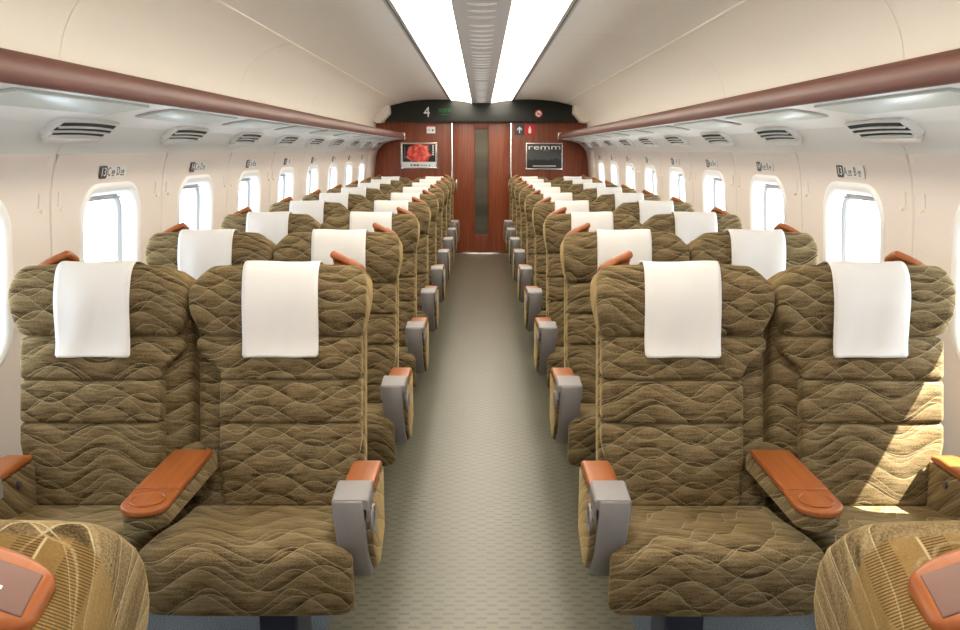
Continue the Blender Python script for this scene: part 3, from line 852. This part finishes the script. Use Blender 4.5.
        for (dx, dy, w_, h_) in ((0.078, 0.013, 0.004, 0.004), (0.078, 0.006, 0.004, 0.003), (0.084, 0.013, 0.003, 0.005), (0.084, 0.006, 0.003, 0.003)):
            V, Fc = rbox(w_ / 2, h_ / 2, 0.0006, 0.0003, 1, (1, 1, 1), h3, (dx, dy, 0.0016))
            mesh('pad_mark', V, Fc, 'white_print', H)
        # outer armrest --------------------------------------------------------------
        prof = [(0.125, 0.600), (-0.120, 0.600), (-0.150, 0.590), (-0.160, 0.560), (-0.155, 0.510), (-0.132, 0.455), (-0.098, 0.405), (-0.062, 0.370), (-0.030, 0.352), (0.005, 0.350), (0.060, 0.372), (0.125, 0.400)]
        ar = prism('side_armrest', prof, lambda p, q, a: (s * a, p, q), 0.531, 0.612, 'fabric', U, 0.016, 4)
        wood = [(0.105, 0.601), (0.105, 0.618), (0.06, 0.626), (-0.080, 0.624), (-0.080, 0.601)]
        prism('armrest_top', wood, lambda p, q, a: (s * a, p, q), 0.526, 0.610, 'wood_arm', ar, 0.009, 4)
        # grey end: a cap hooked over the front and a shield running down
        cap = [(0.514, 0.566), (0.514, 0.632), (0.519, 0.637), (0.603, 0.637), (0.608, 0.632), (0.608, 0.566), (0.602, 0.566), (0.602, 0.608), (0.520, 0.608), (0.520, 0.566)]
        def cap3(p, q, a):
            return (s * p, a, q - 0.012 * sstep(-0.13, -0.18, a) * (1 if q > 0.59 else 0))
        prism('armrest_cap', cap, cap3, -0.185, -0.085, 'plastic_grey', ar, 0.002)
        sp = arc_tab([(-0.184, 0.622), (-0.189, 0.580), (-0.184, 0.532), (-0.166, 0.478), (-0.138, 0.430), (-0.104, 0.385), (-0.074, 0.358), (-0.050, 0.346)], 4)
        V, Fc = [], []
        for i, (y, z) in enumerate(sp):
            a, b = sp[max(0, i - 1)], sp[min(len(sp) - 1, i + 1)]
            d = Vector((b[0] - a[0], b[1] - a[1])).normalized(); nn = Vector((d.y, -d.x))
            if nn.x > 0: nn = -nn
            low = i / (len(sp) - 1)
            hw_ = lerp(0.040, 0.034, low) * (1 - 0.5 * sstep(0.86, 1.0, low)); cx = lerp(0.556, 0.566, low)
            for (t, off) in ((-1, 0.030), (-1, 0.004), (-0.86, -0.004), (0.86, -0.004), (1, 0.004), (1, 0.030)):
                V.append((s * (cx + hw_ * t), y - nn.x * off, z - nn.y * off))
        for i in range(len(sp) - 1):
            for j in range(6): Fc.append((i * 6 + j, i * 6 + (j + 1) % 6, (i + 1) * 6 + (j + 1) % 6, (i + 1) * 6 + j))
        Fc.append((0, 1, 2, 3, 4, 5)); Fc.append(tuple((len(sp) - 1) * 6 + j for j in range(6)))
        mesh('end_shield', V, Fc, 'plastic_grey', ar)
        torus('hinge_ring', (s * 0.610, -0.125, 0.548), 0.026, 0.034, 0.006, 'plastic_grey', ar, 'yz', 28, 8)
        disc('hinge_disc', (s * 0.610, -0.125, 0.548), 0.020, 0.008, 'plastic_dark', ar)
        disc('recline_button', (s * 0.530, 0.015, 0.560), 0.010, 0.010, 'dark_print', ar)
        # pedestal ---------------------------------------------------------------------
        pd = box('pedestal', (s * 0.330, 0.02, 0.145), (0.11, 0.18, 0.290), 'pedestal', U, 0.012)
        box('foot_plate', (s * 0.330, 0.04, 0.012), (0.15, 0.30, 0.024), 'pedestal', pd, 0.006)
    # middle armrest
    def plan(y_back, y_front, hb, hf, rnd):
        P = [(hb, y_back)]
        for i in range(13):
            a = PI * i / 12
            P.append((hf * math.cos(a) if abs(math.cos(a)) > 1e-6 else 0.0, y_front + rnd - rnd * math.sin(a)))
        P.append((-hb, y_back))
        return P
    dip = lambda q: -0.008 * sstep(0.0, -0.22, q)
    ca = prism('center_armrest', plan(0.240, -0.212, 0.056, 0.059, 0.05), lambda p, q, a: (p, q, a + dip(q) * (1 if a > 0.57 else -1.5)), 0.535, 0.598, 'fabric', U, 0.010, 3)
    prism('armrest_top', [(0.058, 0.200), (0.061, -0.085), (-0.061, -0.085), (-0.058, 0.200)], lambda p, q, a: (p, q, a + dip(q)), 0.598, 0.617, 'wood_arm', ca, 0.005, 3)
    prism('armrest_lid', plan(-0.088, -0.220, 0.061, 0.062, 0.055), lambda p, q, a: (p, q, a + dip(q)), 0.598, 0.616, 'wood_arm', ca, 0.006, 3)
    torus('cup_ring', (0, -0.150, 0.6105), 0.043, 0.043, 0.0035, 'wood_arm', ca)
    box('arm_bracket', (0, 0.285, 0.52), (0.07, 0.10, 0.15), 'fabric', U, 0.012)
    box('base_beam', (0, 0.10, 0.270), (0.96, 0.14, 0.030), 'pedestal', U, 0.008)
    return U
unit = make_unit()
kids = {}
for o in list(bpy.data.objects):
    kids.setdefault(o.name, [])
for o in list(bpy.data.objects):
    if o.parent: kids[o.parent.name].append(o)
UX, UY = 0.897, 2.15
ROWS = 9
NUMW = ['first', 'second', 'third', 'fourth', 'fifth', 'sixth', 'seventh', 'eighth', 'ninth']
def row_phrase(k):
    return 'in the last row by the end wall' if k == ROWS - 1 else 'in the %s row facing the viewer' % NUMW[k]
firstu = True
for side, nm in ((-1, 'left'), (1, 'right')):
    for r in range(-1, ROWS):
        if firstu: o = unit; firstu = False
        else: o = copy_tree(unit)
        o.location = (side * UX, UY + r * PITCH, 0)
        o.rotation_euler = (0, 0, 0)
        for ch in o.children:
            if ch.name.startswith('center_armrest'): ch.location.x = -side * 0.030 * (-1 if r < 0 else 1)
        if r >= 0:                              # the armrest by the wall sits further in and back
            for ch in o.children:
                if ch.name.startswith('side_armrest') and ch.bound_box[0][0] * side > 0: ch.location = (-side * 0.060, 0.115, -0.028)
        if r < 0:
            o.rotation_euler = (0, 0, PI)
            tag(o, 'olive twin seat in the %s foreground corner with its back to the viewer' % nm, 'seat', 'twin seats turned towards the others')
        else:
            tag(o, 'patterned olive twin seat left of aisle, %s' % row_phrase(r) if side < 0 else 'patterned olive twin seat right of aisle, %s' % row_phrase(r), 'seat', 'twin seats in rows along the aisle')
